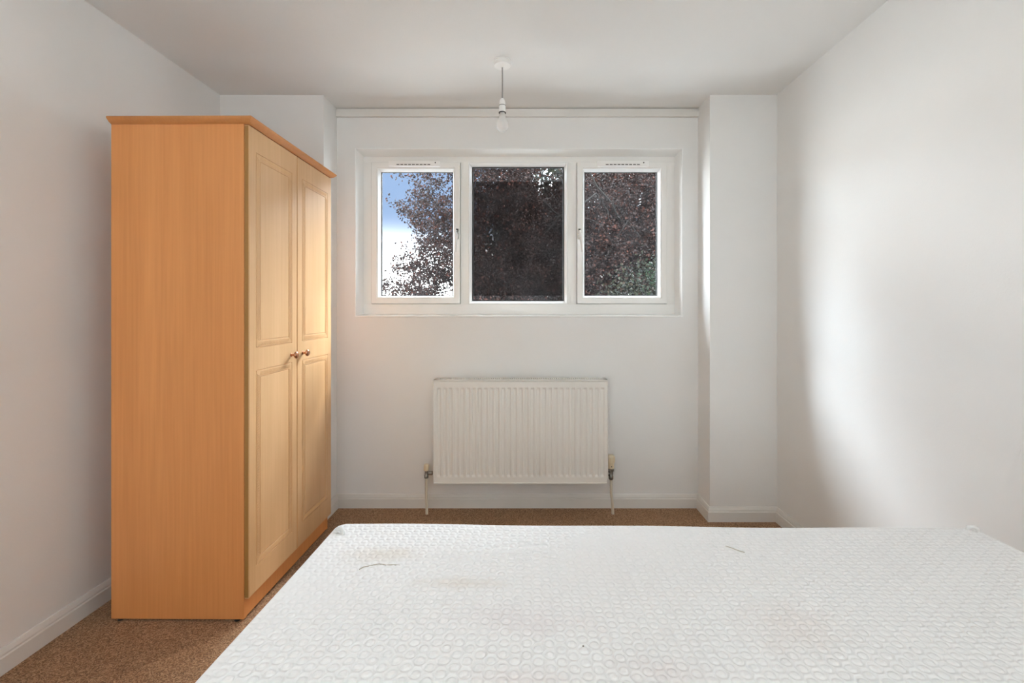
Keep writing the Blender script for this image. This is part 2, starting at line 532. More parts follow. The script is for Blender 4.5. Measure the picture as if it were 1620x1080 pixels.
def mattress_mat():
    m, n, l, p = new_mat('white_quilted_knit')
    tc = n.new('ShaderNodeTexCoord')
    # faint wear stains, each with a place of its own on the cover (object coordinates, metres)
    col = None
    base = n.new('ShaderNodeRGB'); base.outputs[0].default_value = (0.86, 0.85, 0.84, 1)
    prev = base.outputs[0]
    nz = n.new('ShaderNodeTexNoise'); nz.inputs['Scale'].default_value = 18; nz.inputs['Detail'].default_value = 4
    l.new(tc.outputs['Object'], nz.inputs['Vector'])
    for (cx, cy, rx, ry, c, f) in ((-0.60, 0.86, 0.13, 0.045, (0.66, 0.55, 0.42), 0.45),
                                   (-0.42, 0.76, 0.14, 0.03, (0.66, 0.56, 0.44), 0.30),
                                   (-0.30, 0.66, 0.16, 0.06, (0.70, 0.60, 0.60), 0.30),
                                   (-0.30, 0.52, 0.12, 0.07, (0.72, 0.58, 0.56), 0.35),
                                   (0.14, 0.66, 0.12, 0.10, (0.72, 0.60, 0.54), 0.30),
                                   (-0.10, 0.56, 0.10, 0.05, (0.72, 0.59, 0.57), 0.25),
                                   (0.02, 0.46, 0.10, 0.05, (0.70, 0.58, 0.55), 0.35)):
        mp = n.new('ShaderNodeMapping'); mp.vector_type = 'POINT'
        mp.inputs['Location'].default_value = (-cx / rx, -cy / ry, 0)
        mp.inputs['Scale'].default_value = (1 / rx, 1 / ry, 0)
        l.new(tc.outputs['Object'], mp.inputs['Vector'])
        ln = n.new('ShaderNodeVectorMath'); ln.operation = 'LENGTH'
        l.new(mp.outputs['Vector'], ln.inputs[0])
        ad = n.new('ShaderNodeMath'); ad.operation = 'ADD'; l.new(ln.outputs['Value'], ad.inputs[0])
        l.new(nz.outputs['Fac'], ad.inputs[1])
        mr = n.new('ShaderNodeMapRange'); mr.interpolation_type = 'SMOOTHSTEP'
        mr.inputs['From Min'].default_value = 1.5; mr.inputs['From Max'].default_value = 0.4
        mr.inputs['To Min'].default_value = 0; mr.inputs['To Max'].default_value = f
        l.new(ad.outputs[0], mr.inputs['Value'])
        mx = n.new('ShaderNodeMixRGB'); mx.inputs['Color2'].default_value = (*c, 1)
        l.new(mr.outputs[0], mx.inputs['Fac']); l.new(prev, mx.inputs['Color1'])
        prev = mx.outputs[0]
    # tiny dark specks of lint
    sp = n.new('ShaderNodeTexVoronoi'); sp.inputs['Scale'].default_value = 34
    l.new(tc.outputs['Object'], sp.inputs['Vector'])
    spr = n.new('ShaderNodeSeparateXYZ'); l.new(sp.outputs['Color'], spr.inputs[0])
    g1 = n.new('ShaderNodeMath'); g1.operation = 'GREATER_THAN'; g1.inputs[1].default_value = 0.965
    l.new(spr.outputs['X'], g1.inputs[0])
    g2 = n.new('ShaderNodeMath'); g2.operation = 'LESS_THAN'; g2.inputs[1].default_value = 0.05
    l.new(sp.outputs['Distance'], g2.inputs[0])
    g3 = n.new('ShaderNodeMath'); g3.operation = 'MULTIPLY'; l.new(g1.outputs[0], g3.inputs[0]); l.new(g2.outputs[0], g3.inputs[1])
    mx = n.new('ShaderNodeMixRGB'); mx.inputs['Color2'].default_value = (0.25, 0.21, 0.18, 1)
    l.new(g3.outputs[0], mx.inputs['Fac']); l.new(prev, mx.inputs['Color1'])
    l.new(mx.outputs[0], p.inputs['Base Color'])
    p.inputs['Roughness'].default_value = 0.9
    p.inputs['Specular IOR Level'].default_value = 0.1
    p.inputs['Sheen Weight'].default_value = 0.15
    kn = n.new('ShaderNodeTexNoise'); kn.inputs['Scale'].default_value = 900; kn.inputs['Detail'].default_value = 2
    l.new(tc.outputs['Object'], kn.inputs['Vector'])
    b = n.new('ShaderNodeBump'); b.inputs['Strength'].default_value = 0.15; b.inputs['Distance'].default_value = 0.0006
    l.new(kn.outputs['Fac'], b.inputs['Height']); l.new(b.outputs['Normal'], p.inputs['Normal'])
    return m


M['mattress'] = mattress_mat()
M['mattress_side'] = plain('white_mattress_border', (0.76, 0.75, 0.73), 0.9, bump=0.3, bscale=500)


def leaf_mat(name, stops, trans=0.3):
    m, n, l, p = new_mat(name)
    g = n.new('ShaderNodeNewGeometry')
    r = n.new('ShaderNodeValToRGB')
    e = r.color_ramp.elements
    e[0].position, e[0].color = stops[0][0], (*stops[0][1], 1)
    e[1].position, e[1].color = stops[-1][0], (*stops[-1][1], 1)
    for pos, c in stops[1:-1]:
        k = e.new(pos); k.color = (*c, 1)
    l.new(g.outputs['Random Per Island'], r.inputs['Fac'])
    l.new(r.outputs['Color'], p.inputs['Base Color'])
    p.inputs['Roughness'].default_value = 0.6
    p.inputs['Specular IOR Level'].default_value = 0.08
    tl = n.new('ShaderNodeBsdfTranslucent')
    l.new(r.outputs['Color'], tl.inputs['Color'])
    mx = n.new('ShaderNodeMixShader'); mx.inputs['Fac'].default_value = trans
    l.new(p.outputs[0], mx.inputs[1]); l.new(tl.outputs[0], mx.inputs[2])
    l.new(mx.outputs[0], n['Material Output'].inputs['Surface'])
    return m


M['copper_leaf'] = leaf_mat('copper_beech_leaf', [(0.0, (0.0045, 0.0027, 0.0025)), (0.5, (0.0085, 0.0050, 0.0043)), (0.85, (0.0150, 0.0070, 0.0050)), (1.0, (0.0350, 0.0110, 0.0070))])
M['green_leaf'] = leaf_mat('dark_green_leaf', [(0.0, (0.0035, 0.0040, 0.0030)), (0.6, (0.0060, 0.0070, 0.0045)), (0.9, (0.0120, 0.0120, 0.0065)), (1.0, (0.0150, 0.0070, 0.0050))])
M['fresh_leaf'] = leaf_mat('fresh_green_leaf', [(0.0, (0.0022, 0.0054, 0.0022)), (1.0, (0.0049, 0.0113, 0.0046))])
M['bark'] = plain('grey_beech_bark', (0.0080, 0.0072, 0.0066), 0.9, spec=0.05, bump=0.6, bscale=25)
M['paving'] = plain('bounce_light_paving', (0.21, 0.205, 0.195), 0.95, bump=0.5, bscale=30)  # unseen ground, paving tone picked for the light it bounces onto the ceiling

# ------------------------------------------------------------------ room shell
XL, XR = -1.697, 1.393
YB, YP, YR = 2.70, 2.525, -1.25       # back wall, chimney-breast piers, wall behind the camera
PL, PR = -1.122, 1.0205               # inner faces of the two piers
H = 2.3625
WX0, WX1, WZ0, WZ1 = -1.009, 0.926, 1.1325, 2.1225   # window opening in the back wall
T = 0.15

structure(box('floor', XL - T, XR + T, YR - T, 3.0, -0.20, 0.0, M['carpet']), 'brown speckled twist-pile carpet covering the whole bedroom floor', 'carpet')
structure(box('ceiling', XL - T, XR + T, YR - T, 3.0, H, H + 0.2, M['ceiling']), 'plain white painted ceiling above the bed', 'ceiling')
structure(box('wall_left', XL - T, XL, YR, 3.0, 0, H, M['wall']), 'white painted wall beside the wardrobe', 'wall')
structure(box('wall_right', XR, XR + T, YR, 3.0, 0, H, M['wall']), 'white painted bare wall beside the bed', 'wall')


def wall_with_hole(name, x0, x1, y0, y1, z0, z1, hx0, hx1, hz0, hz1, m):
    verts, faces = [], []
    xs, zs = [x0, hx0, hx1, x1], [z0, hz0, hz1, z1]
    idx = {}
    for yi, y in enumerate((y0, y1)):
        for i, x in enumerate(xs):
            for j, z in enumerate(zs):
                idx[yi, i, j] = len(verts); verts.append((x, y, z))
    for yi in (0, 1):
        for i in range(3):
            for j in range(3):
                if i == 1 and j == 1:
                    continue
                f = (idx[yi, i, j], idx[yi, i + 1, j], idx[yi, i + 1, j + 1], idx[yi, i, j + 1])
                faces.append(f if yi == 0 else f[::-1])
    def strip(loop):
        for a, b in zip(loop, loop[1:] + loop[:1]):
            faces.append((idx[(0,) + a], idx[(0,) + b], idx[(1,) + b], idx[(1,) + a]))
    strip([(1, 1), (2, 1), (2, 2), (1, 2)])
    strip([(0, 0), (0, 1), (0, 2), (0, 3), (1, 3), (2, 3), (3, 3), (3, 2), (3, 1), (3, 0), (2, 0), (1, 0)])
    o = mesh_obj(name, verts, faces, m)
    bm = bmesh.new(); bm.from_mesh(o.data); bmesh.ops.recalc_face_normals(bm, faces=bm.faces); bm.to_mesh(o.data); bm.free()
    return o


structure(wall_with_hole('wall_back', PL, PR, YB, 3.0, 0, H, WX0, WX1, WZ0, WZ1, M['wall']), 'recessed white wall around the window and radiator', 'wall')
structure(box('wall_pier_left', XL, PL, YP, 3.0, 0, H, M['wall']), 'white wall pier behind the wardrobe', 'wall')
structure(box('wall_pier_right', PR, XR, YP, 3.0, 0, H, M['wall']), 'white boxed-out wall pier right of the window', 'wall')
R2 = (-1.30, 1.00, 0.68, 2.18)
structure(wall_with_hole('wall_rear', XL, XR, YR - T, YR, 0, H, *R2, M['wall']), 'white wall behind the bed with an added fill-light window', 'wall')

SK = [(0.0, 0.0), (0.016, 0.0), (0.016, 0.054), (0.0125, 0.058), (0.0125, 0.064), (0.009, 0.074), (0.006, 0.080), (0.0, 0.080)]
structure(extrude_path('baseboard_left', SK, [(XL, YR), (XL, YP)], M['gloss']), 'white skirting board along the wall beside the wardrobe', 'baseboard')
structure(extrude_path('baseboard_back', SK, [(XL + 0.016, YP), (PL, YP), (PL, YB), (PR, YB), (PR, YP), (XR - 0.0, YP)], M['gloss']), 'white skirting board below the radiator and round the piers', 'baseboard')
structure(extrude_path('baseboard_right', SK, [(XR, YP - 0.016), (XR, YR)], M['gloss']), 'white skirting board along the bare wall beside the bed', 'baseboard')

# painted curtain batten across the top of the recess
o = structure(box('trim_1', PL + 0.001, PR - 0.001, YB - 0.018, YB, 2.310, 2.3545, M['gloss'], bevel=0.002), 'white painted batten along the top of the window recess', 'trim')
# lining round the window opening
o = structure(ring('trim_2', WX0 - 0.004, WX1 + 0.004, WZ0 - 0.004, WZ1 + 0.004, [(0, YB + 0.001), (0, YB - 0.006), (0.002, YB - 0.008), (0.006, YB - 0.006), (0.015, 2.7995), (0.004, 2.7995), (0.004, YB + 0.001)], M['bead']), 'white lining around the window opening', 'trim')

# ------------------------------------------------------------------ the window
FY = 2.800          # face of the outer frame
win = thing('window_1', 'white plastic three-light window above the radiator', 'window', (0, 0, 0))
win['kind'] = 'structure'
FX0, FX1, FZ0, FZ1 = -1.003, 0.920, 1.1385, 2.1165
OZ0, OZ1 = 1.205, 2.075
OPEN = [(-0.949, -0.4006), (-0.352, 0.256), (0.311, 0.866)]


def frame_grid():
    xs = [FX0] + [v for o_ in OPEN for v in o_] + [FX1]
    bm = bmesh.new()
    add_box(bm, FX0, FX1, FY, FY + 0.06, OZ1, FZ1, 0.003)
    add_box(bm, FX0, FX1, FY, FY + 0.06, FZ0, OZ0, 0.003)
    add_box(bm, FX0, OPEN[0][0], FY + 0.0003, FY + 0.06, OZ0 - 0.004, OZ1 + 0.004, 0.003)
    add_box(bm, OPEN[2][1], FX1, FY + 0.0003, FY + 0.06, OZ0 - 0.004, OZ1 + 0.004, 0.003)
    return bm


bm_obj('outer_frame', frame_grid(), M['upvc'], win, smooth=True, sharp=40)
for (a, b) in ((OPEN[0][1], OPEN[1][0]), (OPEN[1][1], OPEN[2][0])):
    box('mullion', a, b, FY - 0.0004, FY + 0.06, OZ0 - 0.004, OZ1 + 0.004, M['upvc'], win, bevel=0.004)
GY = 2.832


def pane(x0, x1, z0, z1, parent):
    ring('gasket', x0 - 0.006, x1 + 0.006, z0 - 0.006, z1 + 0.006, [(0, GY - 0.006), (0.0135, GY - 0.006), (0.0135, GY + 0.004), (0, GY + 0.004)], M['gasket'], parent)
    return box('pane', x0 - 0.004, x1 + 0.004, GY - 0.002, GY + 0.002, z0 - 0.004, z1 + 0.004, M['glass'], parent)


def sash(x0, x1, hinge_side):
    r = ring('sash', x0 + 0.002, x1 - 0.002, OZ0 + 0.002, OZ1 - 0.002,
             [(0, FY + 0.061), (0, FY - 0.012), (0.003, FY - 0.016), (0.032, FY - 0.016), (0.036, FY - 0.012), (0.036, FY + 0.068), (-0.012, FY + 0.068), (-0.012, FY + 0.061)], M['upvc'], win)
    ring('glazing_bead', x0 + 0.038, x1 - 0.038, OZ0 + 0.038, OZ1 - 0.038,
         [(-0.001, FY - 0.011), (0.002, FY - 0.012), (0.004, FY - 0.010), (0.0135, GY - 0.008), (0.0135, GY + 0.01), (-0.001, GY + 0.01)], M['bead'], r)
    pane(x0 + 0.048, x1 - 0.048, OZ0 + 0.0465, OZ1 - 0.0465, r)
    return r


sl = sash(*OPEN[0], 'L')
sr = sash(*OPEN[2], 'R')
ring('glazing_bead', OPEN[1][0] - 0.001, OPEN[1][1] + 0.001, OZ0 - 0.001, OZ1 + 0.001,
     [(0, FY - 0.006), (0.004, FY - 0.008), (0.007, FY - 0.006), (0.020, GY - 0.008), (0.020, GY + 0.01), (0, GY + 0.01)], M['bead'], win)
pc = pane(OPEN[1][0] + 0.0195, OPEN[1][1] - 0.0195, OZ0 + 0.018, OZ1 - 0.018, win)
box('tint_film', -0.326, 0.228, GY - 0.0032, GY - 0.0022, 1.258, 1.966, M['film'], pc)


def handle(parent, xs, xtip):
    y = FY - 0.016
    bm = bmesh.new()
    add_box(bm, xs - 0.009, xs + 0.009, y - 0.010, y, 1.600, 1.666, 0.004, 3)
    o = bm_obj('handle', bm, M['chrome'], parent, smooth=True, sharp=50)
    bm = bmesh.new()
    add_tube(bm, [(xs, y - 0.008, 1.645), (xs, y - 0.026, 1.645), (xs + (xtip - xs) * .15, y - 0.031, 1.630), (xs + (xtip - xs) * .6, y - 0.033, 1.575), (xtip, y - 0.031, 1.520)],
             [0.009, 0.009, 0.0105, 0.0085, 0.007], 12)
    lv = bm_obj('lever', bm, M['white_plastic'], parent, smooth=True, sharp=60)
    lathe('lock_barrel', [(0.0, 0.0), (0.005, 0.0), (0.005, 0.012), (0.0, 0.012)], M['slot'], parent,
          Matrix.Translation((xs, y - 0.0125, 1.659)) @ Matrix.Rotation(-PI / 2, 4, 'X'), 12)


handle(sl, -0.420, -0.428)
handle(sr, 0.327, 0.343)


def trickle_vent(parent, x0, x1, z0, knob_x):
    y = FY - 0.016
    z1 = z0 + 0.030
    bm = bmesh.new()
    add_box(bm, x0, x1, y - 0.022, y, z0 - 0.003, z1, 0.003)
    o = bm_obj('trickle_vent', bm, M['white_plastic'], parent, smooth=True, sharp=40)
    bm = bmesh.new()
    n = 9
    for k in range(n):
        a = x0 + 0.05 + (x1 - x0 - 0.10) * k / n
        add_box(bm, a, a + (x1 - x0 - 0.10) / n * 0.72, y - 0.0228, y - 0.021, z0 + 0.004, z0 + 0.009)
    bm_obj('vent_slot', bm, M['slot'], parent)
    lathe('vent_screw', [(0.0, 0.0), (0.004, 0.0), (0.004, 0.002), (0.0, 0.002)], M['slot'], parent,
          Matrix.Translation((knob_x, y - 0.0215, z0 + 0.018)) @ Matrix.Rotation(PI / 2, 4, 'X'), 10)


trickle_vent(sl, -0.835, -0.524, 2.045, -0.55)
trickle_vent(sr, 0.435, 0.748, 2.045, 0.715)

# window and cream blind added behind the camera to give soft fill light
w2 = thing('fill_window', 'white plastic window added behind the bed for fill light', 'window', (0, 0, 0))
w2['kind'] = 'structure'
ry = YR - 0.09
ring('outer_frame', R2[0], R2[1], R2[2], R2[3], [(0, ry - 0.03), (0, ry + 0.03), (0.055, ry + 0.03), (0.055, ry - 0.03)], M['upvc'], w2)
box('mullion', -0.18, -0.12, ry - 0.03, ry + 0.03, R2[2] + 0.055, R2[3] - 0.055, M['upvc'], w2, bevel=0.003)
for a, b in ((R2[0] + 0.05, -0.175), (-0.125, R2[1] - 0.05)):
    box('pane', a, b, ry - 0.002, ry + 0.002, R2[2] + 0.05, R2[3] - 0.05, M['glass'], w2)
box('window_board', R2[0] - 0.03, R2[1] + 0.03, YR - 0.06, YR + 0.04, R2[2] - 0.022, R2[2], M['gloss'], w2, bevel=0.004)
bl = thing('fill_blind', 'cream roller blind added to diffuse the fill light behind the bed', 'blind', (-0.15, YR + 0.03, R2[3] + 0.03))
tube('roller', [(-1.20, 0, 0), (1.20, 0, 0)], 0.018, M['blind'], bl, 16)
mesh_obj('fill_blind_fabric', [(-1.19, 0.016, 0), (1.19, 0.016, 0), (1.19, 0.016, -1.54), (-1.19, 0.016, -1.54)], [(0, 1, 2, 3)], M['blind'], bl)
box('bottom_bar', -1.19, 1.19, 0.010, 0.022, -1.56, -1.535, M['white_plastic'], bl, bevel=0.003)
for sx in (-1.21, 1.20):
    box('bracket', sx, sx + 0.01, -0.03, 0.02, -0.025, 0.025, M['white_plastic'], bl)

# ------------------------------------------------------------------ wardrobe
WW, WD, WZ_, WT = 0.712, 0.503, 0.008, 1.872     # width, carcass depth, underside, carcass top
wr = thing('wardrobe', 'beech-effect two-door wardrobe with copper knobs against the left wall', 'wardrobe', (-1.0615, 1.713, 0), math.radians(-0.4))
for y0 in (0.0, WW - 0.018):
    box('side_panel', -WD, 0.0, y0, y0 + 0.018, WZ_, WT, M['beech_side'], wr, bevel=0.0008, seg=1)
box('back_panel', -WD + 0.004, -WD + 0.010, 0.018, WW - 0.018, WZ_ + 0.05, WT, M['beech_side'], wr)
box('bottom_panel', -WD + 0.010, -0.002, 0.018, WW - 0.018, 0.078, 0.094, M['beech_side'], wr)
box('top_panel', -WD + 0.010, -0.002, 0.018, WW - 0.018, WT - 0.018, WT, M['beech_side'], wr)
box('shelf', -WD + 0.010, -0.03, 0.018, WW - 0.018, 1.56, 1.576, M['beech_side'], wr)
box('plinth', -0.020, -0.001, 0.018, WW - 0.018, WZ_ + 0.002, 0.078, M['beech_side'], wr, bevel=0.0008, seg=1)
for (x, y) in ((-WD + 0.03, 0.009), (-0.03, 0.009), (-WD + 0.03, WW - 0.009), (-0.03, WW - 0.009)):
    lathe('glide_foot', [(0.010, 0.0), (0.010, WZ_ - 0.001), (0.004, WZ_ + 0.002)], M['foot'], wr, Matrix.Translation((x, y, 0)), 12)


def cornice():
    """moulded top: flat slab with a shaped underside, mitred on three sides, flush at the back"""
    prof = [(0.000, WT), (0.004, WT + 0.003), (0.010, WT + 0.006), (0.016, WT + 0.012), (0.020, WT + 0.016), (0.021, WT + 0.021), (0.019, WT + 0.024), (-0.02, WT + 0.024)]
    verts, faces = [], []
    fr = 0.019
    for o_, z in prof:
        verts += [(-WD, -o_, z), (fr + o_, -o_, z), (fr + o_, WW + o_, z), (-WD, WW + o_, z)]
    n = len(prof)
    for i in range(n - 1):
        for k in range(3):
            faces.append((i * 4 + k, i * 4 + k + 1, (i + 1) * 4 + k + 1, (i + 1) * 4 + k))
    b = (n - 1) * 4
    faces.append((b, b + 1, b + 2, b + 3))
    faces.append((3, 2, 1, 0))
    faces.append(tuple([i * 4 for i in range(n)] + [i * 4 + 3 for i in range(n - 1, -1, -1)]))
    o = mesh_obj('cornice', verts, faces, M['beech_trim'], wr, smooth=True)
    bm = bmesh.new(); bm.from_mesh(o.data); bmesh.ops.recalc_face_normals(bm, faces=bm.faces); bm.to_mesh(o.data); bm.free()
    o.data.set_sharp_from_angle(angle=math.radians(35))


cornice()
# left overhang of the top is carried by a shaped strip too
DZ0, DZ1 = 0.086, WT - 0.003
DXB, DXF = 0.0015, 0.0195


def rope(name, y0, y1, z0, z1, parent):
    """carved rope border: slanted beads running round a rectangle"""
    verts, faces = [], []
    w, pitch, hgt = 0.016, 0.0062, 0.0016

    def bead(pa, along, across):
        b = len(verts)
        sl_ = 0.009
        for s, t, h in ((0, 0, 0), (pitch * 0.92, 0, 0), (pitch * 0.92 + sl_, w, 0), (sl_, w, 0), (pitch * 0.46, 0.001, hgt), (pitch * 0.46 + sl_, w - 0.001, hgt)):
            q = pa + along * s + across * t
            verts.append((DXF - 0.0004 + h, q.x, q.y))
        faces.extend([(b, b + 1, b + 4), (b + 1, b + 2, b + 5, b + 4), (b + 2, b + 3, b + 5), (b + 3, b, b + 4, b + 5)])

    cs = [Vector((y0, z0)), Vector((y1, z0)), Vector((y1, z1)), Vector((y0, z1))]
    for k in range(4):
        a, b = cs[k], cs[(k + 1) % 4]
        al = (b - a).normalized()
        ac = Vector((-al.y, al.x))
        n = int(((b - a).length - w - 0.012) / pitch)
        for i in range(n):
            bead(a + al * (0.006 + i * pitch), al, ac)
    o = mesh_obj(name, verts, faces, M['beech_door'], parent)
    bm = bmesh.new(); bm.from_mesh(o.data); bmesh.ops.recalc_face_normals(bm, faces=bm.faces); bm.to_mesh(o.data); bm.free()
    o['kind'] = 'stuff'
    return o


PANELS = ((0.185, 0.940), (1.025, 1.780))


def door(y0, y1, knob_y):
    ins = 0.042
    verts, faces = [], []

    def V(x, y, z):
        verts.append((x, y, z)); return len(verts) - 1
    e = 0.0025
    ys = [y0 + e, y0 + ins, y1 - ins, y1 - e]
    zs = [DZ0 + e, PANELS[0][0], PANELS[0][1], PANELS[1][0], PANELS[1][1], DZ1 - e]
    g = {(i, j): V(DXF, ys[i], zs[j]) for i in range(4) for j in range(6)}
    for i in range(3):
        for j in range(5):
            if i == 1 and j in (1, 3):
                continue
            faces.append((g[i, j], g[i + 1, j], g[i + 1, j + 1], g[i, j + 1]))
    for j in (1, 3):
        prev = [g[1, j], g[2, j], g[2, j + 1], g[1, j + 1]]
        for d, dep in ((0.0012, 0.0024), (0.0028, 0.0024), (0.0040, 0.0), (0.0265, 0.0), (0.0278, 0.0024), (0.0296, 0.0024), (0.0310, 0.0002)):
            cur = [V(DXF - dep, ys[1] + d, zs[j] + d), V(DXF - dep, ys[2] - d, zs[j] + d), V(DXF - dep, ys[2] - d, zs[j + 1] - d), V(DXF - dep, ys[1] + d, zs[j + 1] - d)]
            for k in range(4):
                faces.append((prev[k], prev[(k + 1) % 4], cur[(k + 1) % 4], cur[k]))
            prev = cur
        faces.append(tuple(prev))
    # rounded edge, sides and back
    per = [g[0, j] for j in range(6)] + [g[1, 5], g[2, 5]] + [g[3, j] for j in range(5, -1, -1)] + [g[2, 0], g[1, 0]]
    side, back = [], []
    for v in per:
        x, y, z = verts[v]
        yy = y0 if abs(y - ys[0]) < 1e-6 else (y1 if abs(y - ys[3]) < 1e-6 else y)
        zz = DZ0 if abs(z - zs[0]) < 1e-6 else (DZ1 if abs(z - zs[5]) < 1e-6 else z)
        side.append(V(DXF - e, yy, zz)); back.append(V(DXB, yy, zz))
    n = len(per)
    for k in range(n):
        k2 = (k + 1) % n
        faces.append((per[k], per[k2], side[k2], side[k]))
        faces.append((side[k], side[k2], back[k2], back[k]))
    faces.append(tuple(back))
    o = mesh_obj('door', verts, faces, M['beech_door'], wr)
    bm = bmesh.new(); bm.from_mesh(o.data); bmesh.ops.recalc_face_normals(bm, faces=bm.faces); bm.to_mesh(o.data); bm.free()
    for z0, z1 in PANELS:
        rope('rope_moulding', y0 + ins + 0.0072, y1 - ins - 0.0072, z0 + 0.0072, z1 - 0.0072, o)
    ye = y0 if knob_y > (y0 + y1) / 2 else y1
    box('edge_band', DXB + 0.0005, DXF - 0.003, ye - 0.0004, ye + 0.0004, DZ0 + 0.003, DZ1 - 0.003, M['edge'], o)
    kb = lathe('knob', [(0.0, 0.0), (0.0085, 0.0), (0.0085, 0.0015), (0.0055, 0.003), (0.0050, 0.014), (0.0075, 0.0165), (0.0140, 0.0185), (0.0160, 0.0215), (0.0158, 0.0245), (0.0135, 0.0275), (0.0085, 0.0305), (0.0, 0.0315)],
               M['copper'], o, Matrix.Translation((DXF - 0.0003, knob_y, 0.972)) @ Matrix.Rotation(PI / 2, 4, 'Y'), 24, 40)
    return o


mid = WW / 2
door(0.001, mid - 0.002, mid - 0.052)
door(mid + 0.002, WW - 0.001, mid + 0.050)

# ------------------------------------------------------------------ radiator
rad = thing('radiator', 'white fluted panel radiator on the wall below the window', 'radiator', (-0.030, 2.56, 0))
RX, RZ0, RZ1, RDP = 0.489, 0.1925, 0.772, 0.100


def radiator_panel(name, y, sgn):
    nf, pitch = 29, 0.0329
    xs, ds = [-RX + 0.003], [0.0]
    x_first = -pitch * (nf - 1) / 2
    for k in range(nf):
        c = x_first + k * pitch
        for dx, d in ((-0.0125, 0), (-0.0095, 0.25), (-0.0075, 0.85), (-0.0055, 1.0), (0.0055, 1.0), (0.0075, 0.85), (0.0095, 0.25), (0.0125, 0)):
            xs.append(c + dx); ds.append(d)
    xs.append(RX - 0.003); ds.append(0.0)
    zr = [(RZ0 + 0.006, 0), (RZ0 + 0.037, 0), (RZ0 + 0.042, 0.3), (RZ0 + 0.049, 0.9), (RZ0 + 0.054, 1), (RZ1 - 0.054, 1), (RZ1 - 0.049, 0.9), (RZ1 - 0.042, 0.3), (RZ1 - 0.037, 0), (RZ1 - 0.004, 0)]
    xs, ds = np.array(xs), np.array(ds)
    verts = []
    for z, f in zr:
        for x, d in zip(xs, ds):
            verts.append((x, y + sgn * 0.0065 * d * f, z))
    nx = len(xs)
    q = [(j * nx + i, j * nx + i + 1, (j + 1) * nx + i + 1, (j + 1) * nx + i) for j in range(len(zr) - 1) for i in range(nx - 1)]
    # returned rim
    b = len(verts)
    rim = [(-RX + 0.003, RZ0 + 0.006), (RX - 0.003, RZ0 + 0.006), (RX - 0.003, RZ1 - 0.004), (-RX + 0.003, RZ1 - 0.004)]
    for x, z in rim:
        verts.append((x, y, z)); verts.append((x, y + sgn * 0.012, z))
    for k in range(4):
        k2 = (k + 1) % 4
        q.append((b + 2 * k, b + 2 * k2, b + 2 * k2 + 1, b + 2 * k + 1))
    return np_mesh(name, verts, q, M['radiator'], rad, smooth=False)


radiator_panel('front_panel', 0.0, 1)
radiator_panel('rear_panel', RDP - 0.012, -1)
# convector fins between the panels, coloured black as shade behind the grille slots
bm = bmesh.new()
for k in range(120):
    x = -RX + 0.02 + k * (2 * RX - 0.04) / 119
    add_box(bm, x - 0.0005, x + 0.0005, 0.014, RDP - 0.026, RZ0 + 0.04, RZ1 - 0.012)
bm_obj('convector_fins', bm, M['gasket'], rad)['kind'] = 'stuff'
for s in (-1, 1):
    bm = bmesh.new()
    add_box(bm, s * RX - 0.003, s * RX + 0.003, -0.004, RDP - 0.006, RZ0, RZ1 + 0.002, 0.002)
    bm_obj('side_cover', bm, M['radiator'], rad, smooth=True, sharp=40)
# bottom lip of the casing
box('bottom_rail', -RX, RX, -0.004, 0.010, RZ0, RZ0 + 0.007, M['radiator'], rad, bevel=0.002)
# top grille: two rails and the bars between the slots
bm = bmesh.new()
zt = RZ1 + 0.001
add_box(bm, -RX - 0.002, RX + 0.002, -0.005, 0.038, zt - 0.003, zt + 0.003, 0.0015, 1)
add_box(bm, -RX - 0.002, RX + 0.002, 0.080, RDP - 0.004, zt - 0.003, zt + 0.003, 0.0015, 1)
add_box(bm, -RX - 0.002, -RX + 0.018, -0.004, RDP - 0.005, zt - 0.003, zt + 0.003, 0.0015, 1)
add_box(bm, RX - 0.018, RX + 0.002, -0.004, RDP - 0.005, zt - 0.003, zt + 0.003, 0.0015, 1)
nb = 78
for k in range(nb):
    x = -RX + 0.021 + k * (2 * RX - 0.042) / (nb - 1)
    add_box(bm, x - 0.0032, x + 0.0032, 0.0, RDP - 0.008, zt - 0.0025, zt + 0.0025)
bm_obj('top_grille', bm, M['radiator'], rad, smooth=False)['kind'] = 'stuff'
for x in (-0.30, 0.30):
    box('wall_bracket', x - 0.015, x + 0.015, RDP - 0.012, 0.140, 0.30, 0.66, M['radiator'], rad)


def MT(x, y, z, rot=None):
    m = Matrix.Translation((x, y, z))
    return m @ rot if rot else m


RYx = Matrix.Rotation(PI / 2, 4, 'Y')
VY = 0.050
# lockshield valve, left
vx = -0.541
lv = lathe('lockshield_valve', [(0.0, 0.205), (0.009, 0.205), (0.012, 0.208), (0.012, 0.222), (0.0095, 0.225), (0.0095, 0.246), (0.011, 0.248), (0.011, 0.254), (0, 0.254)], M['valve_metal'], rad, MT(vx, VY, 0), 16)
lathe('valve_cap', [(0.0, 0.250), (0.0145, 0.250), (0.0150, 0.253), (0.0138, 0.282), (0.0120, 0.285), (0.0, 0.285)], M['cream_plastic'], lv, MT(vx, VY, 0), 20)
lathe('union_nut', [(0.0, 0.0), (0.008, 0.0), (0.008, 0.014), (0.0125, 0.016), (0.0125, 0.034), (0.009, 0.036), (0.009, 0.052), (0, 0.052)], M['valve_metal'], lv, MT(vx, VY, 0.235, RYx), 8)
tube('supply_pipe', [(vx, VY, 0.212), (vx, VY, 0.12), (vx + 0.002, VY, 0.05), (vx + 0.003, VY, 0.0)], 0.0078, M['pipe_paint'], rad, 14)
